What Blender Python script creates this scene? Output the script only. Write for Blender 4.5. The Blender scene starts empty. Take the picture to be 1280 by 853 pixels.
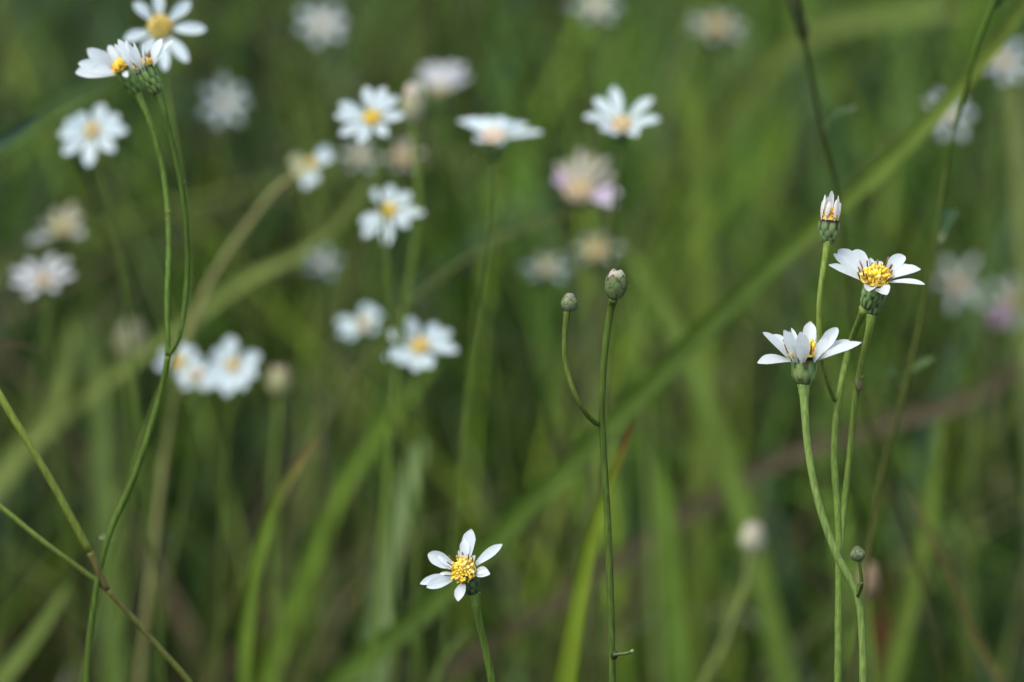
import bpy, math, random
import numpy as np
from mathutils import Vector

random.seed(7)
RNG = np.random.default_rng(11)
scene = bpy.context.scene
COL = scene.collection

# ------------------------------------------------------------------ camera
CAM_H, PITCH, LENS, SENSOR = 0.85, math.radians(14.0), 100.0, 22.3
FOCUS = 1.17
cam_data = bpy.data.cameras.new('camera')
cam_data.lens = LENS
cam_data.sensor_width = SENSOR
cam_data.clip_start = 0.02
cam_data.clip_end = 400.0
cam_data.dof.use_dof = True
cam_data.dof.focus_distance = FOCUS
cam_data.dof.aperture_fstop = 5.6
cam = bpy.data.objects.new('camera', cam_data)
cam.location = (0, 0, CAM_H)
cam.rotation_euler = (math.pi / 2 - PITCH, 0, 0)
COL.objects.link(cam)
scene.camera = cam

# ------------------------------------------------------------------ light: bright overcast
SUN_EL, SUN_AZ = math.radians(62), math.radians(-130)      # azimuth from +Y (view), + = right
world = bpy.data.worlds.new('World')
scene.world = world
world.use_nodes = True
wn = world.node_tree
bg = wn.nodes['Background']
sky = wn.nodes.new('ShaderNodeTexSky')
sky.sky_type = 'NISHITA'
sky.sun_disc = False
sky.sun_elevation = SUN_EL
sky.sun_rotation = SUN_AZ
sky.dust_density = 3.0
hsv = wn.nodes.new('ShaderNodeHueSaturation')      # thin high cloud: the sky's blue is washed out
hsv.inputs['Saturation'].default_value = 0.72
wn.links.new(sky.outputs[0], hsv.inputs['Color'])
wn.links.new(hsv.outputs[0], bg.inputs[0])
bg.inputs[1].default_value = 0.13
sun_data = bpy.data.lights.new('sun', 'SUN')
sun_data.energy = 1.15
sun_data.angle = math.radians(40)
sun_data.color = (1.0, 0.97, 0.92)
sun = bpy.data.objects.new('sun', sun_data)
sd = Vector((math.sin(SUN_AZ) * math.cos(SUN_EL), math.cos(SUN_AZ) * math.cos(SUN_EL), math.sin(SUN_EL)))
sun.rotation_euler = sd.to_track_quat('Z', 'Y').to_euler()
COL.objects.link(sun)

vs = scene.view_settings
vs.view_transform = 'Standard'
vs.look = 'None'
vs.exposure = 1.05
vs.gamma = 1.0
vs.use_curve_mapping = False
scene.cycles.use_denoising = True
scene.cycles.max_bounces = 8
scene.cycles.transmission_bounces = 4

# ------------------------------------------------------------------ frame helpers
CAMP = np.array([0, 0, CAM_H])
RT = np.array([1.0, 0, 0])
FW = np.array([0, math.cos(PITCH), -math.sin(PITCH)])
UP = np.array([0, math.sin(PITCH), math.cos(PITCH)])
K = SENSOR / LENS / 1280.0


def P(px, py, d):
    return CAMP + d * (FW + RT * (px - 640) * K + UP * (426.5 - py) * K)


def unit(v):
    v = np.asarray(v, float)
    return v / (np.linalg.norm(v) + 1e-12)


def V(r, u, t):          # image-frame direction: right, up, toward the viewer
    return RT * r + UP * u - FW * t


class MB:
    def __init__(self):
        self.v, self.f, self.c = [], [], []

    def add(self, verts, faces, cols):
        n = len(self.v)
        self.v.extend([tuple(map(float, p)) for p in verts])
        self.f.extend([tuple(i + n for i in f) for f in faces])
        if isinstance(cols, (tuple, list)) and len(cols) == 3 and not hasattr(cols[0], '__len__'):
            cols = [cols] * len(verts)
        self.c.extend([tuple(map(float, c)) for c in cols])

    def grid(self, rows, cols):        # rows: list of list of points, matching colours
        n, m = len(rows), len(rows[0])
        vs_ = [p for r in rows for p in r]
        cs = [c for r in cols for c in r]
        fs = [(i * m + j, i * m + j + 1, (i + 1) * m + j + 1, (i + 1) * m + j) for i in range(n - 1) for j in range(m - 1)]
        self.add(vs_, fs, cs)

    def ball(self, c, r, col, ax=None, ratio=1.0, nu=7, nv=5):
        ax = unit(ax) if ax is not None else np.array([0, 0, 1.0])
        e1 = unit(np.cross(ax, [0.31, 0.9, 0.13]))
        e2 = np.cross(ax, e1)
        vs_ = [c - ax * r * ratio]
        for i in range(1, nv):
            a = -math.pi / 2 + math.pi * i / nv
            for j in range(nu):
                b = 2 * math.pi * j / nu
                vs_.append(c + ax * r * ratio * math.sin(a) + (e1 * math.cos(b) + e2 * math.sin(b)) * r * math.cos(a))
        vs_.append(c + ax * r * ratio)
        fs = []
        for j in range(nu):
            k = (j + 1) % nu
            fs.append((0, 1 + k, 1 + j))
            for i in range(nv - 2):
                a0, b0 = 1 + i * nu, 1 + (i + 1) * nu
                fs.append((a0 + j, a0 + k, b0 + k, b0 + j))
            fs.append((1 + (nv - 2) * nu + j, 1 + (nv - 2) * nu + k, len(vs_) - 1))
        self.add(vs_, fs, col)

    def tube(self, pts, radii, cols, n=9, cap=True):
        pts = [np.asarray(p, float) for p in pts]
        e1 = None
        rows, crow = [], []
        for i, p in enumerate(pts):
            t = unit(pts[min(i + 1, len(pts) - 1)] - pts[max(i - 1, 0)])
            if e1 is None:
                e1 = unit(np.cross(t, [0.2, 1.0, 0.1]))
            e1 = unit(e1 - t * np.dot(e1, t))
            e2 = np.cross(t, e1)
            rows.append([p + (e1 * math.cos(2 * math.pi * j / n) + e2 * math.sin(2 * math.pi * j / n)) * radii[i] for j in range(n)])
            crow.append([cols[i]] * n)
        base = len(self.v)
        vs_ = [q for r in rows for q in r]
        fs = [(i * n + j, i * n + (j + 1) % n, (i + 1) * n + (j + 1) % n, (i + 1) * n + j) for i in range(len(pts) - 1) for j in range(n)]
        if cap:
            fs.append(tuple(range(n - 1, -1, -1)))
            fs.append(tuple((len(pts) - 1) * n + j for j in range(n)))
        self.add(vs_, fs, [c for r in crow for c in r])

    def build(self, name, mat, parent=None, origin=None):
        org = np.array(origin if origin is not None else (0, 0, 0), float)
        me = bpy.data.meshes.new(name)
        me.from_pydata([tuple(np.array(p) - org) for p in self.v], [], self.f)
        ca = me.color_attributes.new('Col', 'FLOAT_COLOR', 'POINT')
        ca.data.foreach_set('color', [x for c in self.c for x in (c[0], c[1], c[2], 1.0)])
        me.polygons.foreach_set('use_smooth', [True] * len(me.polygons))
        me.materials.append(mat)
        me.update()
        o = bpy.data.objects.new(name, me)
        COL.objects.link(o)
        if parent is not None:
            o.parent = parent
            o['_org'] = [float(x) for x in org]
            po = np.array(parent['_org'])
            o.location = tuple(org - po)
        else:
            o.location = tuple(org)
            o['_org'] = [float(x) for x in org]
        return o


def spline(pts, n=10):          # centripetal Catmull-Rom: no overshoot where the spacing changes
    pts = [np.asarray(p, float) for p in pts]
    q = [2 * pts[0] - pts[1]] + pts + [2 * pts[-1] - pts[-2]]
    out = []
    for i in range(1, len(q) - 2):
        a, b, c, d = q[i - 1], q[i], q[i + 1], q[i + 2]
        t1 = np.linalg.norm(b - a) ** .5 + 1e-9
        t2 = t1 + np.linalg.norm(c - b) ** .5 + 1e-9
        t3 = t2 + np.linalg.norm(d - c) ** .5 + 1e-9
        for k in range(n):
            t = t1 + (t2 - t1) * k / n
            A1 = a * (t1 - t) / t1 + b * t / t1
            A2 = b * (t2 - t) / (t2 - t1) + c * (t - t1) / (t2 - t1)
            A3 = c * (t3 - t) / (t3 - t2) + d * (t - t2) / (t3 - t2)
            B1 = A1 * (t2 - t) / t2 + A2 * t / t2
            B2 = A2 * (t3 - t) / (t3 - t1) + A3 * (t - t1) / (t3 - t1)
            out.append(B1 * (t2 - t) / (t2 - t1) + B2 * (t - t1) / (t2 - t1))
    out.append(pts[-1])
    return out


def lerp(a, b, t):
    return tuple(a[i] + (b[i] - a[i]) * t for i in range(3))


# ------------------------------------------------------------------ materials
def tissue(name, rough=0.5, trans=0.0, noise_scale=600.0, noise_amt=0.25, bump=0.0, spec=0.3, stretch=None):
    m = bpy.data.materials.new(name)
    m.use_nodes = True
    t = m.node_tree
    b = t.nodes['Principled BSDF']
    out = t.nodes['Material Output']
    at = t.nodes.new('ShaderNodeAttribute')
    at.attribute_name = 'Col'
    tc = t.nodes.new('ShaderNodeTexCoord')
    mp = t.nodes.new('ShaderNodeMapping')
    mp.inputs['Scale'].default_value = stretch or (1, 1, 1)
    t.links.new(tc.outputs['Object'], mp.inputs['Vector'])
    nz = t.nodes.new('ShaderNodeTexNoise')
    nz.inputs['Scale'].default_value = noise_scale
    nz.inputs['Detail'].default_value = 4
    t.links.new(mp.outputs[0], nz.inputs['Vector'])
    mr = t.nodes.new('ShaderNodeMapRange')
    mr.inputs['From Min'].default_value = 0.3
    mr.inputs['From Max'].default_value = 0.7
    mr.inputs['To Min'].default_value = 1 - noise_amt
    mr.inputs['To Max'].default_value = 1 + noise_amt
    t.links.new(nz.outputs['Fac'], mr.inputs['Value'])
    mx = t.nodes.new('ShaderNodeVectorMath')
    mx.operation = 'SCALE'
    t.links.new(at.outputs['Color'], mx.inputs[0])
    t.links.new(mr.outputs[0], mx.inputs['Scale'])
    t.links.new(mx.outputs[0], b.inputs['Base Color'])
    b.inputs['Roughness'].default_value = rough
    b.inputs['Specular IOR Level'].default_value = spec
    if bump:
        bp = t.nodes.new('ShaderNodeBump')
        bp.inputs['Strength'].default_value = bump
        bp.inputs['Distance'].default_value = 0.0003
        t.links.new(nz.outputs['Fac'], bp.inputs['Height'])
        t.links.new(bp.outputs[0], b.inputs['Normal'])
    if trans:
        tr = t.nodes.new('ShaderNodeBsdfTranslucent')
        t.links.new(mx.outputs[0], tr.inputs['Color'])
        ms = t.nodes.new('ShaderNodeMixShader')
        ms.inputs[0].default_value = trans
        t.links.new(b.outputs[0], ms.inputs[1])
        t.links.new(tr.outputs[0], ms.inputs[2])
        t.links.new(ms.outputs[0], out.inputs['Surface'])
    return m


M_PETAL = tissue('petal_white', 0.55, 0.48, 900, 0.03, 0.15, 0.25)
M_DISC = tissue('disc_floret', 0.55, 0.0, 1500, 0.18, 0.1)
M_CALYX = tissue('bract_green', 0.55, 0.0, 1200, 0.2, 0.2, 0.18)
M_STEM = tissue('stem_green', 0.55, 0.0, 1600, 0.34, 0.6, 0.2, stretch=(1, 1, .06))
M_BLADE = tissue('grass_blade', 0.5, 0.35, 60, 0.2, 0.0, 0.15)
M_GRASS = tissue('meadow_grass', 0.6, 0.35, 20, 0.25, 0.0, 0.1)
M_SOIL = bpy.data.materials.new('meadow_soil')
M_SOIL.use_nodes = True
_t = M_SOIL.node_tree
_n = _t.nodes.new('ShaderNodeTexNoise')
_n.inputs['Scale'].default_value = 9
_n.inputs['Detail'].default_value = 8
_g = _t.nodes.new('ShaderNodeTexCoord')
_t.links.new(_g.outputs['Object'], _n.inputs['Vector'])
_r = _t.nodes.new('ShaderNodeValToRGB')
_r.color_ramp.elements[0].position = 0.35
_r.color_ramp.elements[0].color = (0.022, 0.017, 0.010, 1)
_r.color_ramp.elements[1].position = 0.65
_r.color_ramp.elements[1].color = (0.022, 0.03, 0.012, 1)
_t.links.new(_n.outputs['Fac'], _r.inputs['Fac'])
_t.links.new(_r.outputs[0], _t.nodes['Principled BSDF'].inputs['Base Color'])
_t.nodes['Principled BSDF'].inputs['Roughness'].default_value = 0.95

# real pigments
WHITE = (0.82, 0.885, 0.90)
CREAM = (0.70, 0.66, 0.50)
LILAC = (0.66, 0.56, 0.70)
YELLOW = (0.80, 0.60, 0.06)
FADED = (0.74, 0.62, 0.26)
BEIGE = (0.50, 0.40, 0.24)
G_STEM = (0.115, 0.185, 0.045)
G_DARKSTEM = (0.055, 0.085, 0.025)
G_PALE = (0.20, 0.25, 0.09)
PURPLE = (0.10, 0.06, 0.055)
G_CAL = (0.085, 0.14, 0.045)
DARKEDGE = (0.028, 0.022, 0.02)

# ------------------------------------------------------------------ plant pieces
PROF = [(0.0, .30), (0.1, .42), (0.25, .66), (0.42, .89), (0.57, 1.0), (0.71, .97), (0.83, .82), (0.92, .57), (0.975, .32), (1.0, .10)]


def petal_mesh(mb, base, tip, nrm, width, col, bow=0.06, cup=0.18, notch=0.03, twist=0.0):
    d = tip - base
    L = np.linalg.norm(d)
    d = d / L
    nrm = unit(nrm - d * np.dot(nrm, d))
    side = np.cross(d, nrm)
    if twist:
        side, nrm = side * math.cos(twist) + nrm * math.sin(twist), nrm * math.cos(twist) - side * math.sin(twist)
    rows, cols = [], []
    tipc = (.66, .56, .50) if random.random() < .3 else None
    xs = (-1, -.78, -.55, -.3, 0, .3, .55, .78, 1)
    for s, w in PROF:
        row, cr = [], []
        wl, wr_ = w * random.uniform(.95, 1.04), w * random.uniform(.95, 1.04)
        for x in xs:
            ripple = 0.06 * math.cos(x * 3.6 * math.pi) * min(1, s * 3) * (1 - .5 * s)
            p = base + d * L * (s - notch * (s > .9) * (1 - abs(abs(x) - .5) * 2) * -1.0)
            p = p + side * x * (wl if x < 0 else wr_) * width / 2
            p = p + nrm * (bow * L * math.sin(math.pi * s) + width * w * (cup * x * x + ripple * .5))
            row.append(p)
            k = max(0.0, 1 - s * 6)
            cc_ = lerp(col, (0.6, 0.62, 0.35), 0.5 * k)
            cr.append(lerp(cc_, tipc, .6) if tipc and s > .96 else cc_)
        rows.append(row)
        cols.append(cr)
    mb.grid(rows, cols)


def calyx_mesh(mb, top, axis, r_top, length, r_bot, green=G_CAL, rows_n=3, around=7, edge=DARKEDGE, long=False):
    """cup of overlapping bracts; long=True: tall narrow bracts with a brown rim (an older head)"""
    axis = unit(axis)
    e1 = unit(np.cross(axis, [0.13, 0.95, 0.2]))
    e2 = np.cross(axis, e1)
    sh = .42 if long else .75

    def rad(s):        # s 0 bottom .. 1 top
        k = max(0.0, min(1.0, s / sh))
        return r_bot + (r_top * .9 - r_bot) * math.sin(k * math.pi / 2) + r_top * .1 * s

    n = 16
    under = lerp(green, edge, .35 if long else .75)
    rr, cc = [], []
    for i in range(9):
        s = i / 8
        rr.append([top - axis * length * (1 - s) + (e1 * math.cos(2 * math.pi * j / n) + e2 * math.sin(2 * math.pi * j / n)) * rad(s) for j in range(n + 1)])
        cc.append([lerp(under, (.10, .06, .03), max(0, (s - .7) / .3) if long else 0)] * (n + 1))
    mb.grid(rr, cc)
    spans = [(.06, .70), (.30, .98)] if long else [(.0, .36), (.22, .66), (.50, 1.02)]
    for row, (s0, s1) in enumerate(spans):
        for k in range(around):
            th0 = 2 * math.pi * (k + 0.5 * (row % 2)) / around + random.uniform(-.1, .1)
            wd = math.pi / around * random.uniform(.84, 1.0)
            gf = random.uniform(1.15, 1.7)
            gr = tuple(c * gf * random.uniform(.93, 1.07) for c in green)
            o1 = random.uniform(-.04, .04)
            g, c = [], []
            for a in range(8):
                q = a / 7
                s = s0 + o1 + (s1 - s0) * q
                w = wd * math.sqrt(max(.02, 1 - abs((q - .5) / .52) ** (3 if long else 2.4)))
                lrow, crow = [], []
                for b in (-1, -.7, -.35, 0, .35, .7, 1):
                    R = rad(s) + r_top * (0.01 + (0.09 if long else 0.17) * (1 - b * b) * math.sin(math.pi * min(1, .12 + q * .8)))
                    th = th0 + w * b
                    lrow.append(top - axis * length * (1 - s) + (e1 * math.cos(th) + e2 * math.sin(th)) * R)
                    ed = max(abs(b) ** 4 * .8, max(0, (q - .8) / .2) * .9)
                    crow.append(lerp(gr, edge, min(1, ed)))
                g.append(lrow)
                c.append(crow)
            mb.grid(g, c)


def disc_mesh(mb, center, axis, r, col, n=62, dome=0.45, fs=1.0, vary=.22):
    axis = unit(axis)
    e1 = unit(np.cross(axis, [0.3, 0.2, 0.9]))
    e2 = np.cross(axis, e1)
    # receptacle dome
    rows, cols = [], []
    for i in range(5):
        q = i / 4
        rows.append([center + axis * r * dome * (1 - q * q) * .75 - axis * r * .12 + (e1 * math.cos(2 * math.pi * j / 14) + e2 * math.sin(2 * math.pi * j / 14)) * r * q * .95 for j in range(15)])
        cols.append([tuple(c * .75 for c in col)] * 15)
    mb.grid(rows, cols)
    for k in range(n):
        q = math.sqrt((k + .5) / n)
        th = k * 2.39996 + random.uniform(-.15, .15)
        rd = e1 * math.cos(th) + e2 * math.sin(th)
        p = center + rd * r * q * .95 + axis * r * (dome * (1 - q * q) * .8 + random.uniform(-.06, .16))
        ax = unit(axis + rd * q * .7)
        j = random.uniform(1 - vary, 1 + vary)
        c = (min(.9, col[0] * j), col[1] * j * random.uniform(.85, 1.1), col[2] * j * random.uniform(.6, 1.6))
        sz = r * .115 * fs * random.uniform(.65, 1.4)
        if q > .72 and random.random() < .3:      # spent outer florets
            c = (c[0] * .62, c[1] * .5, c[2] * .8)
        elif random.random() < .12:                # pollen-dusted pale ones
            c = (.82, .70, .25)
        mb.ball(p, sz, c, ax, 1.35)
        if q > .35 and random.random() < .75:       # opened floret: five short lobes
            a1 = unit(np.cross(ax, rd + axis * .01 + np.array([.01, 0, .02])))
            a2 = np.cross(ax, a1)
            top = p + ax * sz * 1.2
            for m in range(5):
                b = 2 * math.pi * m / 5
                o = a1 * math.cos(b) + a2 * math.sin(b)
                s_ = np.cross(ax, o)
                lc = (min(.9, c[0] * 1.08), c[1] * 1.08, c[2])
                mb.add([top - s_ * sz * .45, top + s_ * sz * .45, top + o * sz * 1.15 + ax * sz * .45], [(0, 1, 2)], lc)


def stamens_mesh(mb, center, axis, r, n=12, length=.55, col=(0.16, 0.06, 0.025), front=None):
    axis = unit(axis)
    e1 = unit(np.cross(axis, [0.3, 0.2, 0.9]))
    e2 = np.cross(axis, e1)
    for k in range(n):
        th = 2 * math.pi * (k + random.uniform(-.35, .35)) / n
        rd = e1 * math.cos(th) + e2 * math.sin(th)
        q = random.uniform(.72, 1.02)
        b = center + rd * r * q
        d = unit(axis + rd * random.uniform(.15, .6))
        L = r * length * random.uniform(.7, 1.25)
        pts = [b, b + d * L * .5, b + d * L * .85, b + d * L]
        tipc = (0.75, 0.7, 0.55) if random.random() < .5 else (0.42, 0.26, 0.08)
        mb.tube(pts, [r * .035, r * .05, r * .055, r * .02], [col, col, lerp(col, tipc, .3), tipc], n=6)


G_SET = {}


def thing(name, base, label, cat, group=None):
    o = bpy.data.objects.new(name, None)
    o.empty_display_size = .02
    COL.objects.link(o)
    o.location = tuple(base)
    o['_org'] = [float(x) for x in base]
    o['label'] = label
    o['category'] = cat
    if group:
        o['group'] = group
    return o


def ground_ext(p0, p1, lean=0.10):
    """control points carrying a stem from its lowest seen point p0 (next point p1) down to the soil"""
    t = unit(p0 - p1)
    h = np.array([t[0], t[1], 0.0])
    g = np.array([p0[0] + h[0] * lean * 1.1, p0[1] + h[1] * lean * .5, 0.0])
    m = p0 + t * min(p0[2] * .35, .12)
    m = m * .6 + (p0 * .62 + g * .38) * .4
    return [g, m]


def stem_pts(pxs, d, ground=True, lean=.10):
    """pxs listed from the lowest seen point upward; d a number or (lowest, highest)"""
    if not isinstance(d, tuple):
        d = (d, d)
    pts = [P(x, y, d[0] + (d[1] - d[0]) * i / max(1, len(pxs) - 1)) for i, (x, y) in enumerate(pxs)]
    if ground:
        pts = ground_ext(pts[0], pts[1], lean) + pts
    return pts


def stem_mesh(pts, r0, r1, c0, c1, bumps=0, flare=0.0, seg=10, tone=1.0):
    c0, c1 = (c0[0] * .95 * tone, c0[1] * .92 * tone, c0[2] * .5 * tone), (c1[0] * .95 * tone, c1[1] * .92 * tone, c1[2] * .5 * tone)
    mb = MB()
    pl = spline(pts, seg)
    n = len(pl)
    rad = [r0 + (r1 - r0) * (i / (n - 1)) for i in range(n)]
    for _ in range(bumps):
        k = random.randint(int(n * .3), n - 3)
        rad[k] *= 1.10
    if flare:
        dist, acc = [0.0] * n, 0.0
        for k in range(n - 2, -1, -1):
            acc += np.linalg.norm(pl[k + 1] - pl[k])
            dist[k] = acc
        rad = [rad[k] * (1 + flare * math.exp(-dist[k] / 0.0028)) for k in range(n)]
    cs = [lerp(c0, c1, i / (n - 1)) for i in range(n)]
    mb.tube(pl, rad, cs, n=10)
    return mb


def foot_of(px, py, d, axis, cal, drop):
    return P(px, py, d) - unit(V(*axis)) * (drop * .6 + cal[1] * .97) * d * K


def make_head(root, px, py, d, axis, rdisc, petals, disc=YELLOW, pcol=WHITE, pw=19, cal=(15, 30, 5), drop=7, nstam=12, ndisc=62,
              cgreen=G_CAL, dome=.45, slen=.55, stamcol=(0.16, 0.06, 0.025), cax=None, face=.15, longcal=False):
    """petals: (dx, dy, dz[, width[, colour]]) tip offsets in photo pixels at depth d, dz toward the viewer. Returns calyx foot, axis."""
    u = d * K
    c = P(px, py, d)
    ax = unit(V(*axis))
    hb = MB()
    top = c - ax * drop * u * .6
    calyx_mesh(hb, top, unit(V(*cax)) if cax else ax, cal[0] * u, cal[1] * u, cal[2] * u, green=cgreen, long=longcal)
    head = hb.build('flower_head', M_CALYX, root, origin=c)
    db = MB()
    disc_mesh(db, c, ax, rdisc * u, disc, n=ndisc, dome=dome)
    db.build('flower_center', M_DISC, head, origin=c)
    if nstam:
        sb = MB()
        stamens_mesh(sb, c, ax, rdisc * u, n=nstam, length=slen, col=stamcol)
        sb.build('stamen_ring', M_DISC, head, origin=c)
    for p in petals:
        w = p[3] if len(p) > 3 and p[3] else pw
        col = p[4] if len(p) > 4 else pcol
        tip = V(p[0], p[1], p[2])
        rad = unit(tip - ax * np.dot(tip, ax))
        base = c - ax * drop * u * .7 + rad * rdisc * u * .8
        pb = MB()
        jit = random.uniform(.96, 1.02)
        petal_mesh(pb, base, c + tip * u, unit(ax * (1 - face) + V(0, 0, 1) * face), w * u, tuple(min(.9, k * jit) for k in col), bow=random.uniform(.02, .09), cup=random.uniform(.1, .24),
                   notch=random.uniform(0, .05), twist=random.uniform(-.22, .22))
        pb.build('petal', M_PETAL, head, origin=c)
    return c - ax * (drop * .6 + cal[1]) * u, ax


def plane_tips(tips, axis, elev=6):
    a = unit(axis)
    out = []
    for t in tips:
        x, y = t[0], t[1]
        z = -(a[0] * x + a[1] * y) / max(a[2], .3) + elev
        L = math.hypot(x, y)
        z = max(-1.0 * L, min(1.0 * L, z))
        out.append((x, y, z) + tuple(t[2:]))
    return out


def make_bud(root, px, py, d, axis, r, h, tipcol=CREAM, green=G_CAL, edge=DARKEDGE, ntips=7, tiph=.25, around=7, close=.67):
    """closed bud: px,py is its middle; r, h in photo pixels"""
    u = d * K
    c = P(px, py, d)
    ax = unit(V(*axis))
    mb = MB()
    e1 = unit(np.cross(ax, [0.13, 0.95, 0.2]))
    e2 = np.cross(ax, e1)
    foot = c - ax * h * .5 * u

    def rad(s):
        return r * u * max(.05, math.sin(math.pi * min(.97, .15 + close * s)) ** .75)
    n = 16
    rows = [[foot + ax * h * u * s + (e1 * math.cos(2 * math.pi * j / n) + e2 * math.sin(2 * math.pi * j / n)) * rad(s) * .96 for j in range(n + 1)] for s in [i / 10 for i in range(11)]]
    cs = [[lerp(green, tipcol, max(0, (i - 7) / 4))] * (n + 1) for i in range(11)]
    mb.grid(rows, cs)
    for row in range(3):
        s0, s1 = ((.0, .42), (.16, .68), (.34, .9))[row]
        for k in range(around):
            th0 = 2 * math.pi * (k + .5 * (row % 2)) / around + random.uniform(-.08, .08)
            wd = math.pi / around * 1.05
            gf = random.uniform(.85, 1.3)
            gr = tuple(x * gf * random.uniform(.93, 1.07) for x in green)
            if row == 2:
                gr = lerp(gr, (0.26, 0.20, 0.10), .15)
            g, cc = [], []
            for a in range(6):
                q = a / 5
                s = s0 + (s1 - s0) * q
                w = wd * math.sqrt(max(.04, 1 - max(0, (q - .4) / .62) ** 2))
                lr, cr = [], []
                for b in (-1, -.55, 0, .55, 1):
                    R = rad(s) * (1.01 + .035 * (2 - row)) + r * u * .07 * (1 - b * b)
                    th = th0 + w * b
                    lr.append(foot + ax * h * u * s + (e1 * math.cos(th) + e2 * math.sin(th)) * R)
                    ed = max(abs(b) ** 6, max(0, (q - .84) / .16))
                    cr.append(lerp(gr, edge, min(1, ed) * .85))
                g.append(lr)
                cc.append(cr)
            mb.grid(g, cc)
    bud = mb.build('flower_bud', M_CALYX, root, origin=c)
    if ntips:
        tb = MB()
        for k in range(ntips):
            th = 2 * math.pi * k / ntips + random.uniform(-.2, .2)
            rd = e1 * math.cos(th) + e2 * math.sin(th)
            b0 = foot + ax * h * u * .70 + rd * rad(.70) * .95
            t0 = foot + ax * h * u * (1 + tiph * random.uniform(.3, 1)) + rd * rad(.95) * random.uniform(.5, .95)
            petal_mesh(tb, b0, t0, rd, r * u * .75, tuple(min(.9, x * random.uniform(.85, 1.1)) for x in tipcol), bow=.1, cup=-.15)
        tb.build('bud_tip', M_PETAL, bud, origin=c)
    return foot, ax


def blade_mesh(pts, w0, wtip, c0, c1, hint=None, fold=.22, seg=9, tip_from=.75, curve=None):
    """flat folded blade along pts; colour runs c0 (foot) to c1 (tip, from tip_from on)"""
    c0, c1 = (c0[0] * 1.05, c0[1], c0[2] * .7), (c1[0] * 1.05, c1[1], c1[2] * .7)
    mb = MB()
    pl = spline(pts, seg)
    n = len(pl)
    hint = unit(hint if hint is not None else V(.1, .35, .9))
    rows, cols = [], []
    for i, p in enumerate(pl):
        t = unit(pl[min(i + 1, n - 1)] - pl[max(i - 1, 0)])
        s = unit(np.cross(t, hint))
        nn = np.cross(s, t)
        q = i / (n - 1)
        w = w0 * (.55 + .45 * min(1, q * 4)) * (1 - (1 - wtip) * q ** 1.6)
        if q > .9:
            w *= max(.04, 1 - ((q - .9) / .1) ** 2 * .9)
        rows.append([p - s * w / 2 + nn * w * fold, p - s * w * .24 + nn * w * fold * .3, p, p + s * w * .24 + nn * w * fold * .3, p + s * w / 2 + nn * w * fold])
        k = max(0, (q - tip_from) / (1 - tip_from))
        cc = lerp(c0, c1, min(1, k * 1.6))
        mid = tuple(min(1, x * 1.25) for x in cc)
        cols.append([cc, cc, mid, cc, cc])
    mb.grid(rows, cols)
    return mb


def leaf_on(root, base, tip, width, col, name='leaf', nrm=None):
    mb = MB()
    petal_mesh(mb, np.asarray(base), np.asarray(tip), nrm if nrm is not None else V(0, .6, .8), width, col, bow=.12, cup=.25, notch=-.1)
    return mb.build(name, M_BLADE, root, origin=base)


# ================================================================== SETTING
gm = MB()
S = 150
gm.add([(-S, -S, 0), (S, -S, 0), (S, S, 0), (-S, S, 0)], [(0, 1, 2, 3)], (0.05, 0.05, 0.03))
g = gm.build('ground', M_SOIL)
g['kind'] = 'structure'
g['label'] = 'dark mossy meadow soil under the tall grass'


# ------------------------------------------------------------------ meadow grass (nobody could count it)
def vnoise(x, y, seed, s):
    r = np.random.default_rng(seed)
    tab = r.random((64, 64))
    X, Y = x / s + 31.3, y / s + 17.7
    xi, yi = np.floor(X).astype(int), np.floor(Y).astype(int)
    fx, fy = X - xi, Y - yi
    fx, fy = fx * fx * (3 - 2 * fx), fy * fy * (3 - 2 * fy)
    a, b = tab[xi % 64, yi % 64], tab[(xi + 1) % 64, yi % 64]
    c, d = tab[xi % 64, (yi + 1) % 64], tab[(xi + 1) % 64, (yi + 1) % 64]
    return (a * (1 - fx) + b * fx) * (1 - fy) + (c * (1 - fx) + d * fx) * fy


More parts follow.
